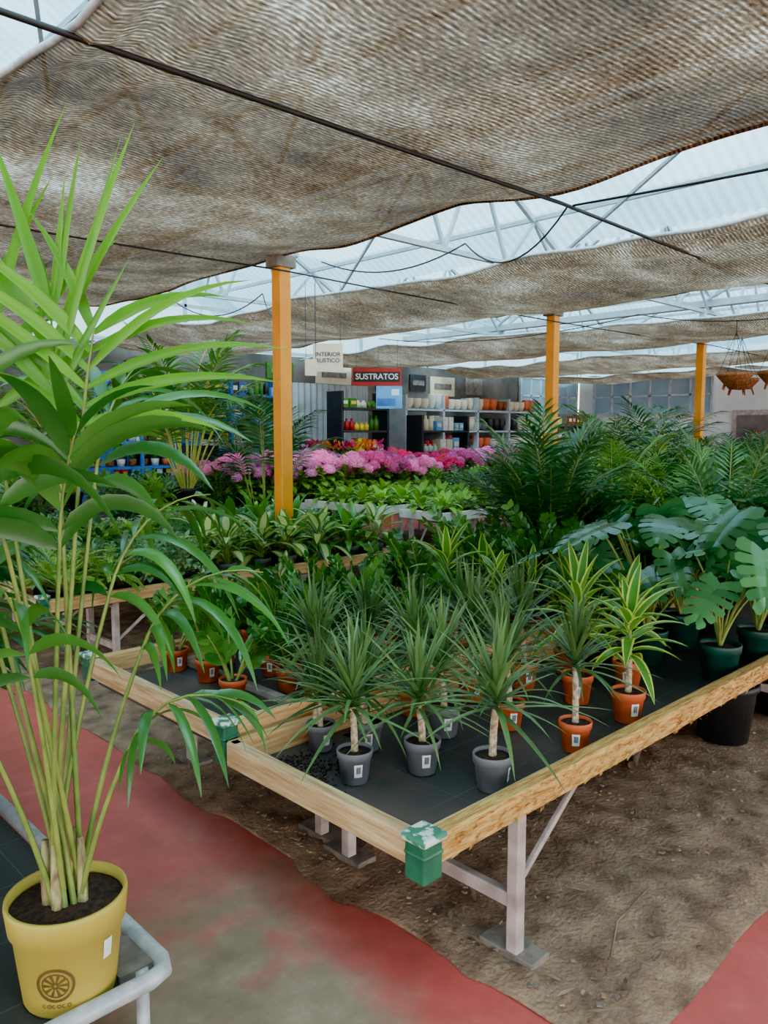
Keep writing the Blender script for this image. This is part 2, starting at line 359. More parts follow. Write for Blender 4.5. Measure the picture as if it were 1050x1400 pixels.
def mleaf(b,base,d,nrm,L,k='mons'):
    d=Vector(d).normalized(); side=d.cross(nrm).normalized(); n=side.cross(d).normalized(); NS=6
    def P(t,s,sg):
        w=L*.5*max(.05,math.sin(math.pi*min(1,(t*.93+.06)**.62)))**.55
        along=L*(t-.2+ .2*s*t - .28*s*(1-t)**4)
        return Vector(base)+d*along+side*(sg*s*w)+n*(-.12*L*s*s-.25*L*max(0,t-.2)**2+.07*L*s)
    for sg in(-1,1):
        vs=[];fs=[]
        for i in range(NS):
            t0=i/NS;t1=(i+1)/NS;dt=t1-t0
            o=len(vs); s0=.38 if i else .5
            vs+=[P(t0,0,sg),P(t1,0,sg),P(t0,s0*.55,sg),P(t1,s0*.55,sg),P(t0,s0,sg),P(t1,s0,sg)]
            fs+=[(o,o+1,o+3,o+2),(o+2,o+3,o+5,o+4)]
            g=.12 if 0<i else .04
            vs+=[P(t0+g*dt,.52,sg),P(t1-g*dt,.52,sg),P(t0+g*dt*.9,.85,sg),P(t1-g*dt*.9,.85,sg),P(t0+.28*dt,1,sg),P(t1-.25*dt,1,sg)]
            fs+=[(o+4,o+5,o+7,o+6),(o+6,o+7,o+9,o+8),(o+8,o+9,o+11,o+10)]
        b.add(vs,fs,k)
def monstera(potk,n=9,H=.4,Lf=.2):
    b=MB(); pot(b,.088,.15,potk)
    for i in range(n):
        az=i*2.4+R.uniform(-.3,.3); rr=R.uniform(.10,.24)*(H/.4); h=H*R.uniform(.55,1.05)
        a=Vector((0,0,.13)); e=Vector((math.cos(az)*rr,math.sin(az)*rr,.13+h)); mid=(a+e)/2+Vector((-math.cos(az)*.03,-math.sin(az)*.03,.05))
        pts=[]
        for j in range(9):
            t=j/8; pts.append(a*(1-t)**2+mid*2*t*(1-t)+e*t*t)
        b.tube(pts,[.0065-.003*j/8 for j in range(9)],'stem',6)
        el=R.uniform(-1.0,-.1); d=rdir(el,az+R.uniform(-.5,.5)); nr=rdir(el+1.57,az)
        mleaf(b,e,d,nr,Lf*R.uniform(.75,1.2))
    return b.mesh('potted_monstera')
def broad(potk,n=20,L=.2,W=.075,H=.18,k='fresh',e=None,ek=.5,pr=.07,ph=.12,prof='oval',name='potted_leafy_plant',flower=None):
    b=MB(); pot(b,pr,ph,potk,lab=CAMAZ)
    for i in range(n):
        az=i*2.4+R.uniform(-.3,.3); t=i/n; h=H*(1-.75*t)*R.uniform(.8,1.15); r_=.02+.07*t
        e_=Vector((math.cos(az)*r_,math.sin(az)*r_,ph*.9+h)); b.tube([Vector((0,0,ph*.85)),e_*.5+Vector((0,0,ph*.45+.01)),e_],[.004,.0035,.002],'stem',4)
        leaf(b,e_,rdir(math.radians(70-60*t+R.uniform(-12,12)),az),L*R.uniform(.75,1.1),W*R.uniform(.85,1.1),R.uniform(.7,1.5),k,6,prof,.2,edge=e,ek=ek)
    if flower:
        for i in range(2):
            az=R.uniform(0,6.28); tp=Vector((math.cos(az)*.05,math.sin(az)*.05,ph+H+.16+R.uniform(-.04,.05)))
            b.tube([Vector((0,0,ph*.9)),tp],[.003,.002],'stem',4)
            leaf(b,tp,rdir(1.3,az),.08,.045,.1,flower,5,'oval',.5)
    return b.mesh(name)
def bush(potk,n=150,Rr=.15,H=.2,L=.05,W=.022,k='fresh',pr=.06,ph=.1,name='potted_foliage_plant',prof='lance',fl=None,nf=0):
    b=MB(); pot(b,pr,ph,potk)
    for i in range(n):
        az=R.uniform(0,6.28); el=math.asin(R.uniform(-.1,1)); q=R.uniform(.55,1)
        c=Vector((math.cos(el)*math.cos(az)*Rr*q,math.cos(el)*math.sin(az)*Rr*q,ph+.02+max(0,math.sin(el))*H*q))
        if i%8==0: b.tube([Vector((0,0,ph*.9)),Vector((c.x*.45,c.y*.45,ph+(c.z-ph)*.6)),c],[.003,.0025,.0015],'stem',4)
        leaf(b,c,rdir(el*.7+R.uniform(-.3,.4),az+R.uniform(-.7,.7)),L*R.uniform(.7,1.2),W*R.uniform(.8,1.2),R.uniform(.3,1.2),k,3,prof,.2)
    for i in range(nf):
        az=i*2.4; rr=Rr*1.0*math.sqrt((i+.3)/nf); c=Vector((math.cos(az)*rr,math.sin(az)*rr,ph+H*(1.05-.45*(rr/Rr)**2)+.03+R.uniform(-.02,.02))); fr=R.uniform(.055,.078)
        q0=fr*.8
        b.lathe([(0,-q0*.8),(q0*.6,-q0*.5),(q0*.85,0),(q0*.6,q0*.55),(0,q0*.8)],c,fl,10)
        for j in range(64):
            a2=j*2.4; e2=math.asin(max(-1,min(1,1-1.5*(j+.5)/64))); nrm=(rdir(e2,a2)+Vector((R.uniform(-.3,.3),R.uniform(-.3,.3),R.uniform(-.3,.3)))).normalized(); q=c+rdir(e2,a2)*fr*R.uniform(.8,1.05)
            t1=nrm.cross(Vector((.3,.5,.8))).normalized(); t2=nrm.cross(t1); s_=fr*.3
            ang=R.uniform(0,1.5)
            u_=t1*math.cos(ang)+t2*math.sin(ang); v_=nrm.cross(u_)
            b.add([q+u_*s_,q+v_*s_,q-u_*s_,q-v_*s_,q-nrm*s_*.35],[(0,1,4),(1,2,4),(2,3,4),(3,0,4)],fl,False)
    return b.mesh(name)
def palm(potk,n=12,stem=.5,rach=.6,LL=.25,W=.018,k='palm',sk='ystem',nl=20,pr=.12,ph=.2,dr=1.1,ld=.7,name='potted_palm',lean=.4,seg=3):
    b=MB(); pot(b,pr,ph,potk)
    for i in range(n):
        az=i*2.4+R.uniform(-.3,.3); ln=lean*(.25+1.1*(i/n))
        d=Vector((math.cos(az)*ln,math.sin(az)*ln,1)); sc=1.05-.4*i/n*R.uniform(.7,1.2)
        frond(b,(math.cos(az)*pr*.3,math.sin(az)*pr*.3,ph*.88),d,stem*sc,rach*sc,.12,dr*R.uniform(.8,1.3),nl,LL,W,k,sk,r0=.008,ld=ld,seg=seg)
    return b.mesh(name)

# ================================================================ room shell
b=MB(); b.add([(-9,-9,0),(20,-9,0),(20,13,0),(-9,13,0)],[(0,1,2,3)],'floor',False); b.obj('floor')
b=MB(); vs=[];fs=[];U0,U1,V0,V1=1.70,12,.9,8.9
nu,nv=230,180
for i in range(nu+1):
    for j in range(nv+1):
        u=U0+(U1-U0)*(i/nu)**1.3; v=V0+(V1-V0)*(j/nv)**1.3
        e=min(1,min(i,j,nu-i,nv-j)/7)
        if i==0: u+=noise.noise((v*2.2,3,1))*.09+noise.noise((v*9,3,1))*.03
        if j==0: v+=noise.noise((u*2.2,7,1))*.02
        z=.002+e*(.022+.018*noise.noise((u*2,v*2,0))+.009*noise.noise((u*9,v*9,2))+.007*noise.noise((u*25,v*25,2)))
        vs.append((u,v,max(.0015,z)))
for i in range(nu):
    for j in range(nv): a=i*(nv+1)+j; fs.append((a,a+nv+1,a+nv+2,a+1))
b.add(vs,fs,'earth'); b.obj('soil_ground')
b=MB()
for i in range(1700):
    u=1.76+R.random()**1.5*3.4; v=.96+R.random()*2.5; s_=R.uniform(.003,.012)
    q=Matrix.Rotation(R.uniform(0,3),3,'Z')@Matrix.Rotation(R.uniform(-.3,.3),3,'X')
    if i%4: b.box((u,v,.03),(s_*R.uniform(1,2),s_,s_*.5),'debris' if i%3 else 'stone',q)
    else: leaf(b,(u,v,.036),rdir(.1,R.uniform(0,6.28)),R.uniform(.02,.08),.013,.1,'debris',3,'lance')
a,c=((3.3,1.75,.05),(4.1,2.0,.05)); b.tube([a,((a[0]+c[0])/2,(a[1]+c[1])/2+.03,.05),c],.02,'debris',8)
b.tube([(2.02,1.12,.036),(2.2,1.2,.034),(2.45,1.22,.036)],.003,'debris',6)
b.obj('ground_debris')
b=MB(); b.box((5,12.1,1.5),(28,.15,3.0),'wallg'); b.obj('wall_back')
b=MB(); b.box((19.1,3,1.5),(.15,18,3.0),'wall'); b.obj('wall_right')
b=MB()
vs=[];fs=[]
for i in range(601):
    u=-9+28*i/600; y=12.1+.012*math.sin(i*math.pi/2); vs+=[(u,y,3.0),(u,y,4.9)]
b.add(vs,[(2*i,2*i+2,2*i+3,2*i+1) for i in range(600)],'roof')
for i in range(15): b.box((-9+2*i,12.06,3.9),(.05,.05,1.8),'white')
for z in(3.05,3.7,4.4): b.box((5,12.06,z),(28,.05,.05),'white')
b.obj('window_3')
b=MB(); vs=[]
for i in range(361):
    y=-6+18*i/360; x=19.1+.012*math.sin(i*math.pi/2); vs+=[(x,y,3.0),(x,y,4.9)]
b.add(vs,[(2*i,2*i+2,2*i+3,2*i+1) for i in range(360)],'roof')
for i in range(10): b.box((19.06,-6+2*i,3.9),(.05,.05,1.8),'white')
b.obj('window_4')
def window(name,o,ax,w,z0,z1):
    b=MB(); n=6
    A=Vector(o); d=Vector(ax)
    q=d.to_track_quat('X','Z').to_matrix()
    b.box(A+d*w/2+UP*(z0+z1)/2,(w,.02,z1-z0),'window',q)
    for i in range(n+1): b.box(A+d*w*i/n+UP*(z0+z1)/2,(.06,.06,z1-z0),'white',q)
    for z in(z0,z1,(z0+z1)/2): b.box(A+d*w/2+UP*z,(w,.06,.05),'white',q)
    b.obj(name)
window('window_1',(16.3,11.97,0),(1,0,0),2.5,2.05,2.95)
window('window_2',(18.97,8.3,0),(0,1,0),3.2,2.05,2.95)
b=MB(); b.box((18.98,7.25,1.02),(.05,.95,2.04),'wallg'); b.box((18.96,7.25,1.05),(.03,1.1,2.1),'steel'); b.box((18.93,7.25,1.0),(.03,.85,1.96),'wallg'); b.box((18.9,6.95,1.0),(.05,.12,.04),'galv'); b.box((18.905,7.25,1.5),(.01,.2,.2),'red'); b.obj('door_1')
# roof sheets
b=MB(); ys=[-9+.03*i for i in range(734)]
for k in range(-2,5):
    for(xa,za,xb,zb) in((4.07*k,3.75,4.07*k+2.03,4.85),(4.07*k+2.03,4.85,4.07*k+4.07,3.75)):
        vs=[];fs=[]
        for i,y in enumerate(ys):
            o=.016*math.sin(i*math.pi/2)
            vs+=[(xa,y,za+o),(xb,y,zb+o)]
        for i in range(len(ys)-1): fs.append((2*i,2*i+1,2*i+3,2*i+2))
        b.add(vs,fs,'roof')
b.obj('ceiling')
b=MB()
for k in range(-1,5):
    x0=4.07*k
    for y in (-2.55,1.45,5.45,9.45):
        b.beam((x0,y,3.42),(x0+4.07,y,3.42),.05,'white')
        b.beam((x0,y,3.68),(x0+2.03,y,4.78),.05,'white'); b.beam((x0+2.03,y,4.78),(x0+4.07,y,3.68),.05,'white')
        for i in range(4):
            xa=x0+4.07*(i/4); xm=x0+4.07*((i+.5)/4); xb=x0+4.07*((i+1)/4)
            zz_=3.68+1.1*(1-abs(xm-x0-2.03)/2.03)
            b.beam((xa,y,3.42),(xm,y,zz_),.035,'white'); b.beam((xm,y,zz_),(xb,y,3.42),.035,'white')
        b.beam((x0+.1,y,3.5),(x0+2.0,y+4,4.75),.032,'white')
        b.beam((x0+2.1,y,4.75),(x0+4.0,y+4,3.6),.032,'white')
    for f in(.25,.5,.75,1,1.25,1.5,1.75):
        z=3.71+1.08*(1-abs(f-1)); b.beam((x0+2.03*f,-9,z),(x0+2.03*f,12,z),.045,'white')
    b.beam((x0,-9,3.55),(x0,12,3.55),.16,'white',.1)
b.obj('roof_truss')
for k in range(-2,5):
    x0=1.15+4.03*k; x1=min(x0+2.9,18.9); nx=48; ya,yb=-8.5,11.9; ny=320
    sag=.11 if k<1 else .22
    vs=[];fs=[];b=MB()
    for i in range(nx+1):
        t=i/nx; x=x0+(x1-x0)*t
        for j in range(ny+1):
            y=ya+(yb-ya)*j/ny
            sc=abs(math.sin(math.pi*(y-1.45)/2.0))
            z=3.06-sag*math.sin(math.pi*t)-.05*sc*(.4+.6*abs(2*t-1))
            z+=.07*noise.noise((x*.7,y*.6,k*3.1))+.018*noise.noise((x*2.0,y*1.0,k+9))
            ea=math.exp(-t*8)
            z-=ea*(.09+.05*noise.noise((y*1.3,k*5,0))+.035*math.sin(t*60+2*noise.noise((y,0,k))))
            eb=math.exp(-(1-t)*14)
            z+=eb*(.012*math.sin(y*4+4*noise.noise((y*.6,k,2))))
            xx=x+(.05*noise.noise((y*1.1,k*2.2,4)))*(ea+eb)
            vs.append((xx,y,z))
    for i in range(nx):
        for j in range(ny): a=i*(ny+1)+j; fs.append((a,a+1,a+ny+2,a+ny+1))
    b.add(vs,fs,'fabric')
    b.tube([Vector(vs[j])+Vector((0,0,.004)) for j in range(0,ny+1,3)],.014,'galv',6)
    b.tube([Vector(vs[nx*(ny+1)+j]) for j in range(0,ny+1,2)],.014,'fabric',6)
    b.obj('shade_cloth')
for i in range(-1,5):
    for y in (-2.6,5.45):
        if y<0 and i>0: continue
        x=4.07+3.97*i if y>0 else 4.07*i+.05
        if x>18.9: continue
        b=MB(); b.box((x,y,1.48),(.115,.115,2.96),'post'); 
        b.box((x,y,3.0),(.2,.16,.1),'stone'); b.box((x,y,3.22),(.09,.09,.4),'galv'); b.box((x,y,3.08),(.34,.06,.04),'galv'); b.box((x,y,.02),(.2,.2,.04),'stone')
        b.obj('support_post',bevel=.006)
def cable(name,pts,r=.008,k='cable'):
    b=MB(); P=[]
    for a,c,s_ in pts:
        a=Vector(a);c=Vector(c)
        for i in range(13):
            t=i/12; P.append(a.lerp(c,t)-UP*s_*4*t*(1-t))
    b.tube(P,r,k,6); b.obj(name)
cable('overhead_cable',[((-4,2.66,2.9),(3.98,2.66,2.9),.02),((3.98,2.66,2.9),(11,2.66,2.84),.03)],.011)
cable('overhead_cable',[((-4,5.3,2.9),(4.0,5.3,2.9),.03),((4,5.3,2.9),(12,5.3,2.9),.04),((12,5.3,2.9),(18.9,5.3,2.9),.04)],.007)
cable('overhead_cable',[((4.25,-4,3.0),(4.1,2.66,2.91),.1)],.007)
cable('hanging_wire',[((4.05,2.66,2.9),(4.6,3.9,2.98),.22),((4.6,3.9,2.98),(4.3,5.2,3.0),.14)],.006)
cable('hanging_wire',[((4.2,5.5,2.98),(4.7,6.6,2.96),.3),((4.7,6.6,2.96),(4.3,7.7,3.0),.2)],.006)
cable('hanging_wire',[((8.1,1.5,2.9),(8.3,4.5,2.9),.2),((8.3,4.5,2.9),(8.1,8.5,2.95),.15)],.006)

# ================================================================ grow tables
def table(name,u0,u1,v0,v1,z,deckz,rough=False,legs=(0.42,2.2),fascia='wood',legw=.04):
    b=MB(); w=.045;h=.08
    fy='woodv' if fascia=='wood' else fascia
    b.box(((u0+u1)/2,v0+w/2,z-h/2),(u1-u0-.02,w,h),'woodrough' if rough else fascia)
    if rough:
        b.box(((u0+u1)/2+.03,v0+w+.012,z-h/2-.006),(u1-u0-.1,.026,h*.8),'wood')
    b.box(((u0+u1)/2,v1-w/2,z-h/2),(u1-u0-.02,w,h),fascia)
    b.box((u0+w/2,(v0+v1)/2,z-h/2),(w,v1-v0-.02,h),fy)
    b.box((u0+w+.012,(v0+v1)/2,z-h/2-.012),(.025,v1-v0-.1,h*.75),fy)
    b.box((u1-w/2,(v0+v1)/2,z-h/2),(w,v1-v0-.02,h),fy)
    b.box(((u0+u1)/2,(v0+v1)/2,deckz-.008),(u1-u0-.08,v1-v0-.08,.016),'deck')
    u=u0+legs[0]
    while u<u1-.2:
        for v in(v0+.05,v1-.1):
            b.box((u,v,(z-h)/2+.02),(legw,legw,z-h-.03),'steel')
            b.box((u+.02,v+.02,.025),(.09,.2,.04),'stone')
        b.box((u,(v0+v1)/2,.2),(.03,v1-v0-.12,.045),'steel')
        b.box((u,(v0+v1)/2,z-h-.02),(.04,v1-v0-.1,.04),'steel')
        b.beam((u+.02,v0+.06,.24),(u+.36,v0+.06,z-h-.01),.018,'steel')
        u+=legs[1]
    return b.obj(name,bevel=.004)
table('grow_table',1.378,8.6,1.285,2.19,.575,.50,rough=True,legs=(.46,2.6))
table('grow_table',1.41,8.6,2.235,3.36,.61,.505,legs=(.46,2.6))
table('grow_table',1.75,4.78,4.8,5.34,.58,.50,legs=(.5,2.0))
table('grow_table',1.75,4.78,5.6,6.8,.58,.50,legs=(.5,2.0))
table('display_bench',5.35,9.6,4.75,5.34,.86,.80,fascia='pwhite',legs=(.5,1.8))
table('display_bench',5.35,9.6,5.6,6.8,.86,.80,fascia='pwhite',legs=(.5,1.8))
table('display_bench',3.2,11,7.2,8.7,.78,.74,fascia='pwhite',legs=(.5,1.8))
table('display_bench',-.5,3.1,7.6,8.9,.7,.66,fascia='wood',legs=(.5,1.8))
b=MB()
for i in range(900):
    u=1.5+R.random()*5; zc=.575-R.uniform(.0,.078)
    leaf(b,(u,1.283,zc),Vector((R.choice([-1,1]),-.10,R.uniform(-.4,.25))),R.uniform(.015,.045),.009,.25,'woodrough',2,'lance')
b.obj('wood_splinters')
b=MB()
for i in range(380):
    a=R.gauss(0,1);c=R.gauss(0,1); u=1.50+abs(a)*.09; v=1.98+c*.09
    if not(1.46<u<2.1 and 1.4<v<2.1): continue
    s_=R.uniform(.002,.006); b.box((u,v,.502),(s_*1.4,s_,s_),'soil',Matrix.Rotation(R.uniform(0,3),3,'Z'))
b.obj('spilled_soil')
def cap(u,v,z,s_=.07,h=.11):
    b=MB(); 
    b.box((u,v,z-h/2),(s_,s_,h),'cap'); b.box((u,v,z+.004),(s_*1.28,s_*1.28,.02),'captop')
    b.box((u,v,z-h*.35),(s_*1.08,s_*1.08,.014),'cap')
    b.obj('corner_cap',bevel=.009)
cap(1.395,1.30,.582); cap(1.415,2.235,.62,.06,.14); cap(1.43,3.34,.62,.06)
cap(1.78,4.82,.6,.06); cap(4.75,4.82,.6,.06)
zt=.34; b=MB()
b.tube([(-3,1.6,zt),(.80,1.6,zt),(.835,1.612,zt),(.85,1.65,zt),(.85,5.1,zt)],.021,'galv',12)
b.box((-1.08,3.35,zt-.02),(3.82,3.46,.012),'deck')
for u in(.8,-.8):
    for v in(1.65,3.3,5.05): b.tube([(u,v,0),(u,v,zt)],.016,'galv',8)
b.box((.79,1.72,zt-.005),(.09,.14,.02),'stone')
b.obj('pipe_bench')

# ================================================================ hero kentia palm
rt=Vector((.719,-.695,0)); fw=Vector((.695,.719,0))
def cr(a,d,z): return rt*a+fw*d+UP*z
b=MB(); r,h=.132,.235; c0=Vector((0,0,0))
b.lathe([(0,0),(r*.74,0),(r*.76,.006),(r*.9,h*.72),(r*.955,h*.73),(r,h*.96),(r*.99,h),(r*.94,h),(r*.92,h*.9)],c0,'pyellow',48)
b.lathe([(r*.93,h*.88),(r*.5,h*.93),(0,h*.95)],c0,'soil',40)
def PP(a,z,off=.0015):
    rr=r*(.76+.14*(z/(h*.72)))+off; return Vector((rr*math.cos(a),rr*math.sin(a),z))
la=CAMAZ+.12
def arc(cx,cz,rad,wd,a0,a1,n,k):
    vs=[];fs=[]
    for i in range(n+1):
        a=a0+(a1-a0)*i/n
        for q in(rad-wd/2,rad+wd/2): vs.append(PP(la+(cx+q*math.cos(a))/(r*.84),cz+q*math.sin(a)))
    for i in range(n): fs.append((2*i,2*i+1,2*i+3,2*i+2))
    b.add(vs,fs,k)
arc(0,.085,.038,.006,0,6.2832,36,'brownink'); arc(0,.085,.028,.003,0,6.2832,32,'brownink'); arc(0,.085,.006,.005,0,6.2832,14,'brownink')
for i in range(10):
    a=i*math.pi/5; p0=(.009*math.cos(a),.009*math.sin(a));p1=(.026*math.cos(a),.026*math.sin(a)); nx_,ny_=-math.sin(a)*.0014,math.cos(a)*.0014
    b.add([PP(la+(x+sx*nx_)/(r*.84),.085+y+sx*ny_) for (x,y,sx) in((p0[0],p0[1],-1),(p0[0],p0[1],1),(p1[0],p1[1],2.5),(p1[0],p1[1],-2.5))],[(0,1,2,3)],'brownink')
for i in range(6): arc(-.028+.011*i,.034,.004,.002,0 if i%2 else 1.2,6.28 if i%2 else 5.2,10,'brownink')
def lab(a0,a1,z0,z1,k,off=.002):
    vs=[];n=5
    for i in range(n+1): a=a0+(a1-a0)*i/n; vs+=[PP(a,z0,off),PP(a,z1,off)]
    b.add(vs,[(2*i,2*i+2,2*i+3,2*i+1) for i in range(n)],k)
lab(CAMAZ+1.05,CAMAZ+1.25,.11,.155,'label')
F=[ (-.02,.02,1.14,.20,.0,.05,5,.54,.032,'kentia_new',rt,40,8,.25,'long'),
    (.09,.03,1.08,.20,.02,.3,5,.50,.030,'kentia_new',rt,50,38,.8,'long'),
    (-.14,.06,1.12,.24,.02,.2,4,.48,.032,'kentia_new',rt,46,20,.7,'long'),
    (-.20,.0,.98,.32,.05,.6,6,.44,.038,'kentia',rt,50,15,1.4,'lance'),
    (.07,-.05,.82,.24,.10,.8,6,.38,.040,'kentia',None,52,18,1.6,'lance'),
    (-.08,-.14,.92,.26,.10,1.0,5,.38,.040,'kentia',rt,55,20,1.8,'lance'),
    (.05,.16,.95,.32,.15,1.0,7,.38,.034,'kentia',None,55,18,1.8,'lance'),
    (-.02,-.1,.56,.26,.2,1.0,5,.32,.032,'kentia',rt,58,20,2.1,'lance'),
    (.18,.06,.58,.32,.35,1.5,7,.30,.025,'kentia',None,52,20,2.0,'lance'),
    (.12,.12,.70,.34,.3,1.4,7,.32,.027,'kentia',None,52,20,2.0,'lance'),
    (.26,-.08,.40,.32,.35,1.5,6,.24,.024,'kentia',None,52,20,2.0,'lance'),
    (-.25,.1,.75,.4,.2,1.2,8,.38,.034,'kentia',None,55,20,1.6,'lance'),
    (-.2,-.12,.62,.35,.3,1.2,7,.34,.034,'kentia',None,55,20,1.7,'lance')]
for i,(a,d_,st,ra,ds,dr,n,LL,W,k,sd,a0,a1,ld,pf) in enumerate(F):
    az=i*2.4; base=Vector((math.cos(az)*.035,math.sin(az)*.035,h*.9))
    frond(b,base,cr(a,d_,1),st,ra,ds,dr,n,LL,W,k,'stem',r0=.0076,a0=a0,a1=a1,ld=ld,side=sd,seg=8,jit=.2,prof=pf)
for i in range(5):
    az=i*2.4+.5; base=Vector((math.cos(az)*.04,math.sin(az)*.04,h*.88))
    b.tube([base,base+UP*.07+Vector((math.cos(az),math.sin(az),0))*.002,base+UP*.16],[.013,.012,.008],'sheath',8)
b.obj('potted_kentia_palm',(.66,1.72,.328))
def kentia2(potk,n=12,st=.8):
    b=MB(); pot(b,.12,.2,potk)
    for i in range(n):
        az=i*2.4+R.uniform(-.3,.3); ln=.06+.28*(i/n)
        frond(b,(math.cos(az)*.03,math.sin(az)*.03,.17),Vector((math.cos(az)*ln,math.sin(az)*ln,1)),st*(1.1-.55*i/n),.42,.15,1.2,9,.34,.03,'kentia','stem',r0=.008,ld=1.6,seg=6,jit=.16)
    return b.mesh('potted_kentia_palm')
kA=kentia2('pblack'); kB=kentia2('pgreen',11,.62)
for (u,v,me,s_,rz) in((.45,2.3,kA,.85,.4),(.12,2.15,kB,1.05,2.1),(.2,2.8,kA,1.1,1.3),(.6,2.85,kB,1.0,4.0),(.05,3.4,kA,1.15,3.0),(.6,3.5,kB,1.1,.9),(-.4,2.6,kB,1.1,5.0)):
    inst('potted_kentia_palm',me,(u,v,.328),rz,s_)

# ================================================================ plants on main tables
dg=[dracaena('pgrey',1,.15),dracaena('pgrey',2,.14,48),dracaena('pgrey',1,.12,66)]
do=[dracaena('porange',1,.19),dracaena('porange',2,.18,48),dracaena('porange',1,.15,60,.3)]
co=[corn('porange'),corn('porange',24,.24,.038,.15),corn('porange',20,.2,.046,.1)]
zo=[zz('porange'),zz('porange',11,.44),zz('porange',7,.32)]
zl=[zz('pblack',14,.56,pr=.09,ph=.15,ls=1.15),zz('pblack',16,.66,pr=.09,ph=.15,ls=1.25)]
mo=[monstera('pgreen'),monstera('pgreen',12,.5,.22),monstera('pgreen',9,.34,.17)]
ml=monstera('pblack',15,.75,.26)
Z=.502
for (u,v,me,rz,s_) in((1.60,1.79,dg[0],0,1.0),(1.805,1.69,dg[2],.1,1.05),(1.871,1.456,dg[0],.9,1.08),(1.684,2.06,dg[1],.2,.9),(1.80,1.95,dg[1],-.2,1.0),(2.09,1.85,dg[2],.1,1.1)):
    inst('potted_dracaena',me,(u,v,Z),rz,s_)
for (u,v,me,rz,s_) in((2.315,1.444,do[0],0,1.0),(2.316,1.727,do[2],0,1.0),(2.45,2.02,do[1],.2,1.05),(2.16,2.07,do[1],-.1,1.0),(2.74,1.97,do[2],.1,1.1)):
    inst('potted_dracaena',me,(u,v,Z),rz,s_)
for (u,v,me,rz) in((2.70,1.457,co[0],0),(2.74,1.705,co[1],.1),(3.06,1.657,co[2],-.1),(3.05,1.95,co[0],1)):
    inst('potted_corn_plant',me,(u,v,Z),rz,1.1)
for (u,v,me,rz,s_) in((3.48,1.44,mo[0],0,1.05),(3.46,1.78,mo[1],1,1.1),(3.86,1.42,mo[1],2,1.1),(3.85,1.8,mo[0],3,1.2),(4.25,1.45,mo[1],4,1.15),(4.25,1.85,ml,1,.8),(4.7,1.5,mo[1],5,1.2),(3.42,2.05,mo[2],2,1.2)):
    inst('potted_monstera',me,(u,v,Z),rz,s_)
areca=palm('pblack',12,.45,.5,.2,.018,'palm','ystem',18,.1,.17)
areca2=palm('pblack',13,.4,.5,.2,.017,'dark','stem',18,.1,.17,dr=.9)
for (u,v,me,s_) in((5.9,1.75,areca2,1.0),(6.7,1.75,areca,1.0),(7.5,1.75,areca,1.0),(4.74,1.95,areca2,1.05),(5.25,1.6,areca2,1.1)): inst('potted_palm',me,(u,v,Z),u*3,s_)
Z2=.507
for (u,v,me,rz,s_) in((1.72,2.66,zo[2],0,.85),(1.80,2.98,zo[0],.2,.85),(1.78,3.22,zo[2],.3,.85),(2.05,2.85,zo[1],.1,.85),(2.0,3.15,zo[0],1,.85),(1.95,2.42,do[1],.0,1.0),(1.98,2.63,zo[2],2.2,.85)):
    inst('potted_zz_plant' if me in zo else 'potted_dracaena',me,(u,v,Z2),rz,s_)
u=2.28
while u<7.8:
    for v in (2.42,2.72,2.98,3.22):
        uu=u+R.uniform(-.05,.05); vv=v+R.uniform(-.03,.03); rz=R.uniform(0,6.28); s_=R.uniform(.92,1.1)
        if u<3.0: 
            me,nm=(R.choice(zo),'potted_zz_plant') if v>2.5 else (R.choice(do),'potted_dracaena'); s_*=.86
        elif u<3.7: 
            me,nm=(R.choice(co),'potted_corn_plant') if v<2.8 else (R.choice(zo),'potted_zz_plant')
            if v>2.8: s_*=.95
        elif u<4.15: me,nm=(R.choice(zo+[zl[0]]),'potted_zz_plant'); 
        elif u<5.0:
            me,nm=(R.choice([zo[1],zl[0],zl[0]]),'potted_zz_plant') if v<2.9 else (R.choice([zl[1],areca2]),'potted_palm')
            if me is not areca2: nm='potted_zz_plant'
        else:
            q=R.random(); me,nm=(R.choice(zl),'potted_zz_plant') if q<.5 else ((ml,'potted_monstera') if q<.65 else (R.choice([areca,areca2,areca2]),'potted_palm'))
            if me in(areca,areca2): s_*=.95
        if me is ml: s_*=.75
        inst(nm,me,(uu,vv,Z2),rz,s_)
    u+=.29 if u<3.7 else .36
for (u,v) in ((3.3,2.02),(3.75,2.06),(4.1,2.06)): inst('potted_zz_plant',zl[0],(u,v-.04,Z),u*5,.75)
inst('potted_palm',areca2,(4.45,3.05,Z2),1,1.2)

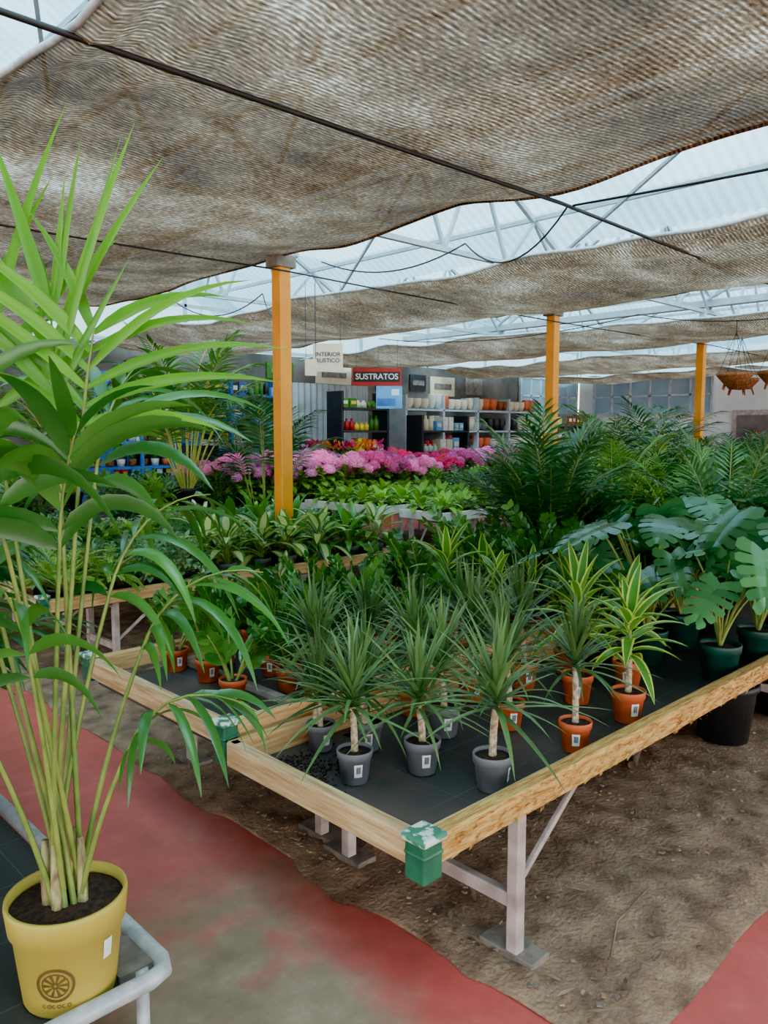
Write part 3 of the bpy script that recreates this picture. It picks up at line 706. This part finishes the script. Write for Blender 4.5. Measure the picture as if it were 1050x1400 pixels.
# tables 3
fr=bush('pblack',200,.17,.2,.085,.036,'fresh'); gr=bush('pblack',260,.18,.2,.05,.024,'grey'); fe=palm('pblack',26,.06,.3,.055,.016,'fresh','stem',16,.07,.1,dr=1.5,ld=.3,name='potted_fern',lean=.9,seg=2)
di=broad('pgrey',20,.22,.09,.2,'vgreen',None,name='potted_dieffenbachia')
di2=broad('pgrey',20,.22,.09,.2,'cream','vgreen',.55,name='potted_dieffenbachia')
sp=broad('pgrey',34,.22,.055,.14,'vgreen',prof='lance',name='potted_peace_lily',flower='whitef')
spn=broad('pgrey',34,.22,.055,.14,'vgreen',prof='lance',name='potted_peace_lily')
dk=bush('pblack',240,.18,.26,.07,.035,'dark')
for i,u in enumerate([1.95+.3*i for i in range(10)]):
    for v in(4.96,5.2):
        rz=R.uniform(0,6.28)
        if u<3.0: nm,me=('potted_foliage_plant',gr) if R.random()<.65 else ('potted_fern',fe)
        elif u<3.7: nm,me=R.choice([('potted_dieffenbachia',di2),('potted_foliage_plant',fr)])
        else: nm,me=R.choice([('potted_peace_lily',spn),('potted_dieffenbachia',di2)])
        inst(nm,me,(u+R.uniform(-.03,.03),v,Z),rz,R.uniform(1.0,1.2))
    for j,v in enumerate((5.75,6.05,6.35,6.62)):
        rz=R.uniform(0,6.28)
        nm,me=R.choice([('potted_foliage_plant',gr),('potted_foliage_plant',gr),('potted_fern',fe),('potted_foliage_plant',fr),('potted_foliage_plant',dk)]) if u<3.4 else R.choice([('potted_peace_lily',spn),('potted_foliage_plant',gr),('potted_dieffenbachia',di),('potted_foliage_plant',fr)])
        if (i,j)==(5,0): nm,me='potted_peace_lily',sp
        inst(nm,me,(u+R.uniform(-.03,.03),v,Z),rz,R.uniform(1.05,1.25))
lo=broad('pblack',26,.13,.055,.05,'fresh',pr=.06,ph=.07,name='potted_lettuce')
for i in range(14):
    for v in(4.9,5.18,5.74,6.02,6.3,6.6):
        u=5.5+.3*i
        if u<7.2: inst('potted_lettuce',lo,(u,v,.802),R.uniform(0,6.28),R.uniform(1,1.2))
        else: inst('potted_foliage_plant',dk if R.random()<.4 else (gr if R.random()<.5 else fr),(u,v,.802),R.uniform(0,6.28),1.0)
hy=[bush('pblack',110,.2,.28,.1,.06,'fresh',fl=c,nf=q,prof='oval',name='potted_hydrangea') for c,q in(('pink1',10),('pink2',10),('red1',9))]
for i in range(19):
    u=3.9+.37*i
    for v in(7.38,7.75,8.15,8.5):
        q=R.random(); me=hy[0] if q<.5 else hy[1] if q<.93 else hy[2]
        if u>8.3 and R.random()<.5: me=hy[2]
        s_=R.uniform(1.0,1.35); rz=R.uniform(0,6.28)
        if abs(u-4.3)<.25 and abs(v-7.45)<.3: continue
        if u<4.7: inst('potted_foliage_plant',R.choice([gr,dk,fr]),(u,v,.742),rz,1.2)
        else: inst('potted_hydrangea',me,(u+R.uniform(-.06,.06),v+R.uniform(-.05,.05),.742),rz,s_)
for i in range(9):
    for v in(7.8,8.2,8.6): inst('potted_foliage_plant',R.choice([gr,fr,dk]),(-.3+.4*i,v,.662),R.uniform(0,6.28),1.3)
big=palm('pblack',20,.8,.8,.3,.026,'palm','ystem',24,.15,.25,dr=1.2)
bigd=palm('pblack',14,.6,.9,.3,.024,'dark','stem',22,.15,.25,dr=1.3)
big2=palm('pblack',13,.7,.9,.34,.028,'palm','stem',22,.15,.25,dr=1.3)
tallp=palm('pblack',9,1.15,.6,.28,.022,'dark','stem',18,.13,.22,dr=1.4,lean=.22)
inst('potted_areca_palm',big,(4.3,7.45,.742),.4,1.08)
inst('potted_areca_palm',big,(3.4,8.3,.742),2.4,.9)
inst('potted_areca_palm',tallp,(4.98,6.99,.0),1.4,1.05)
inst('potted_areca_palm',bigd,(6.6,9.2,.0),1.4,1.3)
for (u,v,me,s_) in((9.9,4.6,bigd,.85),(9.4,3.9,bigd,.8),(9.2,3.0,bigd,.85),(9.6,2.3,big2,.85),(10.8,3.4,big2,.85),(11.6,5.9,bigd,1.3),(10.4,5.95,big2,1.15),(11.0,2.4,big2,.9),(12.4,4.2,bigd,.9),(9.3,1.5,bigd,.9),(2.6,9.6,big2,1.3),(.9,7.0,bigd,1.1),(8.6,4.15,bigd,.85),(7.6,4.1,bigd,1.15),(6.6,4.1,big2,.82),(12.8,6.8,bigd,1.3)):
    inst('potted_areca_palm',me,(u,v,.0),u*3.3,s_)

# ================================================================ background furniture
def shelf(name,cx,cy,w,levels,frame,depth=.5):
    b=MB()
    for z in levels: b.box((cx,cy,z),(w,depth,.04),frame)
    n=max(2,round(w/1.15)+1)
    for i in range(n): b.box((cx-w/2+w*i/(n-1),cy,(levels[-1]+.3)/2),(.05,depth,levels[-1]+.3),frame)
    b.obj(name)
shelf('shelving_unit',13.9,11.6,4.6,(.35,.8,1.2,1.6,2.05),'white')
b=MB()
def vase(b,u,y,z,k,r_,h_): b.lathe([(0,0),(r_*.6,0),(r_,h_*.5),(r_*.95,h_*.9),(r_,h_),(r_*.85,h_),(r_*.7,h_*.5),(0,h_*.3)],(u,y,z),k,14)
for z in(.37,.82,1.22,1.62,2.07):
    u=11.8
    while u<16.1:
        k=R.choice({.37:['pblack','pgrey'],.82:['pwhite','pblack','red'],1.22:['porange','pwhite','red','pblack'],1.62:['pblack','pwhite','pgrey','paper'],2.07:['wick','paper','porange','pwhite']}[z]); r_=R.uniform(.07,.13); h_=R.uniform(.14,.3)
        for q in range(R.choice([1,2,3])):
            vase(b,u,11.5,z+.021,k,r_,h_); u+=r_*2+.02
            if u>16.1: break
b.obj('ceramic_pots')
def goods(name,cx,cy,w,levels,cols):
    b=MB()
    for z in levels:
        u=cx-w/2+.1
        while u<cx+w/2-.1:
            k=R.choice(cols); ww=R.uniform(.08,.2); hh=R.uniform(.12,.3); nrep=R.choice([1,2,3])
            for q in range(nrep):
                if u>cx+w/2-.1: break
                if ww<.12: b.lathe([(0,0),(ww*.45,0),(ww*.45,hh*.7),(ww*.2,hh*.8),(ww*.2,hh),(0,hh)],(u,cy-.05,z+.021),k,10)
                else: b.box((u,cy-.05,z+.021+hh/2),(ww*.9,.2,hh),k); b.box((u,cy-.155,z+.021+hh*.55),(ww*.6,.01,hh*.35),R.choice(['label','yel','paper']))
                u+=ww+.015
    b.obj(name)
shelf('product_shelf',6.9,11.6,3.2,(.4,.85,1.3,1.75,2.2),'blue'); goods('garden_products',6.9,11.6,3.2,(.4,.85,1.3,1.75,2.2),['red','yel','blue','vgreen','pwhite','porange','lblue','black'])
shelf('product_shelf',17.4,11.6,2.2,(.4,.85,1.3,1.75),'wallg'); goods('garden_products',17.4,11.6,2.2,(.4,.85,1.3,1.75),['wick','paper','pwhite','porange','pgrey'])
shelf('display_rack',11.3,10.2,1.3,(.4,.8,1.2,1.6),'black',.4); goods('packaged_goods',11.3,10.2,1.3,(.4,.8,1.2,1.6),['pwhite','lblue','paper','porange','red'])
shelf('display_rack',9.6,10.6,1.1,(.4,.8,1.2,1.6,2.0),'black',.4); goods('packaged_goods',9.6,10.6,1.1,(.4,.8,1.2,1.6,2.0),['red','vgreen','paper','porange','yel','pwhite'])
b=MB()
for (u,z,w_,h_,k) in((11.7,2.62,.7,.4,'black'),(12.6,2.65,.5,.35,'black'),(13.4,2.6,.8,.42,'paper'),(14.5,2.65,.6,.4,'stone'),(8.9,2.72,.6,.3,'vgreen'),(10.2,2.7,.9,.35,'paper')):
    b.box((u,11.99,z),(w_,.03,h_),k); b.box((u,11.97,z),(w_*.7,.02,h_*.3),'stone')
b.obj('wall_posters')
b=MB(); vs=[];fs=[]
for i in range(121):
    u=8.7+2.2*i/120; y=11.75+.025*math.sin(i*math.pi/4)
    vs+=[(u,y,0),(u,y,2.5)]
for i in range(120): fs.append((2*i,2*i+2,2*i+3,2*i+1))
b.add(vs,fs,'corr'); b.obj('corrugated_panel')
b=MB()
for z in(.4,.75,1.1,1.45,1.8): b.box((5.2,10.4,z),(1.8,.45,.03),'blue')
for u in(4.32,5.2,6.08):
    for v in(10.2,10.6): b.box((u,v,.95),(.04,.04,1.9),'blue')
b.obj('blue_plant_rack')
b=MB()
for z in(.42,.77,1.12,1.47,1.82):
    for i in range(10):
        c=(4.45+.17*i,10.35,z); b.lathe([(0,0),(.045,0),(.06,.1),(.05,.1),(0,.08)],c,R.choice(['porange','pwhite','wick']),12)
        for j in range(8): leaf(b,Vector(c)+UP*.1,rdir(R.uniform(.4,1.4),j*2.4),.1,.03,.6,R.choice(['fresh','vgreen']),3,'oval')
b.obj('rack_seedling_pots')
b=MB(); cx,cy=6.1,9.9
b.box((cx,cy,.25),(.6,.6,.3),'black'); b.box((cx,cy,.45),(.5,.5,.12),'wick'); b.box((cx,cy+.26,.85),(.66,.1,1.1),'black',Matrix.Rotation(-.12,3,'X'))
b.box((cx-.3,cy,.5),(.09,.6,.6),'black'); b.box((cx+.3,cy,.5),(.09,.6,.6),'black')
for q in(-.25,.25):
    for w_ in(-.25,.25): b.box((cx+q,cy+w_,.06),(.05,.05,.12),'wick')
b.obj('wicker_armchair',bevel=.03)
def text_mesh(b,s_,size,org,ax,k,off=.006):
    cu=bpy.data.curves.new('t','FONT'); cu.body=s_; cu.size=size; cu.align_x='CENTER'; cu.align_y='CENTER'; cu.offset=size*.015
    o=bpy.data.objects.new('t',cu); bpy.context.scene.collection.objects.link(o)
    dg_=bpy.context.evaluated_depsgraph_get(); me=bpy.data.meshes.new_from_object(o.evaluated_get(dg_))
    nrm=ax.cross(UP)
    vs=[Vector(org)+ax*v.co.x+UP*v.co.y+nrm*off for v in me.vertices]; fs=[tuple(p.vertices) for p in me.polygons]
    b.add(vs,fs,k,False); bpy.data.objects.remove(o); bpy.data.meshes.remove(me)
def sign(name,c,w,h,k,lines,size,ax,tk,top=2.98,extra=None):
    b=MB(); ax=Vector(ax).normalized(); q=ax.to_track_quat('X','Z').to_matrix(); nrm=ax.cross(UP)
    b.box(c,(w,.01,h),k,q)
    if extra:
        for (dx,dz,ww,hh,kk) in extra: b.box(Vector(c)+ax*dx+UP*dz+nrm*.007,(ww,.004,hh),kk,q)
    for i,s_ in enumerate(lines): text_mesh(b,s_,size,Vector(c)+UP*((len(lines)-1)/2-i)*size*1.05,ax,tk,.012)
    for sg in(-1,1):
        a=Vector(c)+ax*sg*w*.42+UP*h/2; b.tube([a,Vector((a.x,a.y,top))],.003,'cable',4)
    b.obj(name)
sign('garden_sign',(8.3,8.75,2.42),.74,.26,'red',['SUSTRATOS'],.12,rt,'label',extra=[(0,0,.70,.15,'black')])
sign('garden_sign',(4.85,5.78,2.29),.28,.26,'paper',['INTERIOR','RUSTICO'],.054,rt,'ink')
sign('garden_sign',(4.66,5.80,2.19),.12,.15,'paper',[],.06,rt+fw*.6,'ink')
sign('hanging_poster',(9.0,9.2,2.15),.42,.36,'lblue',[],.1,rt,'label',extra=[(-.05,-.08,.3,.12,'blue'),(.1,.08,.12,.1,'label')])
b=MB()
for i in range(7):
    b.lathe([(0,0),(.08,0),(.1,.2),(.08,.2),(0,.17)],(7.6+.24*i,9.5,.95),'porange',12)
    for j in range(26): leaf(b,Vector((7.6+.24*i,9.5,1.12)),rdir(R.uniform(.2,1.5),j*2.4),.2,.05,.6,'fresh',3,'oval')
    for j in range(26): leaf(b,Vector((7.6+.24*i+R.uniform(-.12,.12),9.5+R.uniform(-.1,.1),1.3+R.uniform(0,.12))),rdir(R.uniform(.2,1.5),j*2.4),.09,.06,.3,'orangef' if i%3 else 'red1',3,'oval')
b.box((8.3,9.5,.92),(1.9,.4,.05),'wood')
for u in(7.4,9.2): b.box((u,9.5,.45),(.05,.35,.9),'wood')
b.obj('flower_stand')
for (u,v,z,s_) in((9.5,3.9,2.25,1),(10.0,3.6,2.28,1.1),(10.6,3.5,2.25,.9),(11.2,3.3,2.3,1.2),(11.4,4.6,2.3,1.2)):
    b=MB(); b.lathe([(0,-.1),(.12,-.09),(.2,0),(.21,.03),(.19,.03),(.11,-.06),(0,-.07)],(0,0,0),'wick',24)
    for i in range(4): a=i*1.5708; b.tube([(.2*math.cos(a),.2*math.sin(a),.02),(0,0,.5)],.003,'cable',4)
    b.tube([(0,0,.5),(0,0,(2.9-z)/s_)],.004,'cable',4)
    for j in range(5): a=j*1.256; b.tube([(.12*math.cos(a),.12*math.sin(a),-.07),(.15*math.cos(a),.15*math.sin(a),-.16)],[.012,.006],'wick',5)
    b.obj('hanging_wicker_basket',(u,v,z)).scale=(s_,s_,s_)
for (u,v) in((4.0,1.62),(4.35,1.9),(4.6,1.55)):
    b=MB(); b.lathe([(0,0),(.12,0),(.15,.26),(.165,.27),(.165,.3),(.14,.3),(.11,.03),(0,.03)],(0,0,0),'black',24); b.obj('plastic_bucket',(u,v,.03))

# ================================================================ light, camera
w=bpy.data.worlds.new('sky'); bpy.context.scene.world=w; w.use_nodes=True; nt=w.node_tree; bg=nt.nodes['Background']
tc=nt.nodes.new('ShaderNodeTexCoord'); sx=nt.nodes.new('ShaderNodeSeparateXYZ'); nt.links.new(tc.outputs['Generated'],sx.inputs[0])
cr_=nt.nodes.new('ShaderNodeValToRGB'); cr_.color_ramp.elements[0].color=(1,.97,.92,1); cr_.color_ramp.elements[1].color=(.88,.95,1,1)
nt.links.new(sx.outputs[2],cr_.inputs[0]); nt.links.new(cr_.outputs[0],bg.inputs[0]); bg.inputs[1].default_value=3.7
sl=bpy.data.lights.new('sun','SUN'); sl.energy=16.0; sl.angle=.8; sl.color=(1,.94,.86)
so=bpy.data.objects.new('sun',sl); bpy.context.scene.collection.objects.link(so); so.rotation_euler=(math.radians(28),math.radians(-22),0)
cam=bpy.data.cameras.new('camera'); co_=bpy.data.objects.new('camera',cam); bpy.context.scene.collection.objects.link(co_)
cam.sensor_fit='HORIZONTAL'; cam.sensor_width=36; cam.lens=36*1080/1050; cam.clip_start=.05
co_.location=(0,0,1.6); co_.rotation_euler=(math.radians(90-5.82),0,math.radians(-44.0))
bpy.context.scene.camera=co_
vs_=bpy.context.scene.view_settings
try:
    vs_.view_transform='AgX'
    try: vs_.look='AgX - Punchy'
    except Exception: pass
    vs_.exposure=1.3
except Exception:
    vs_.view_transform='Standard'; vs_.exposure=.4
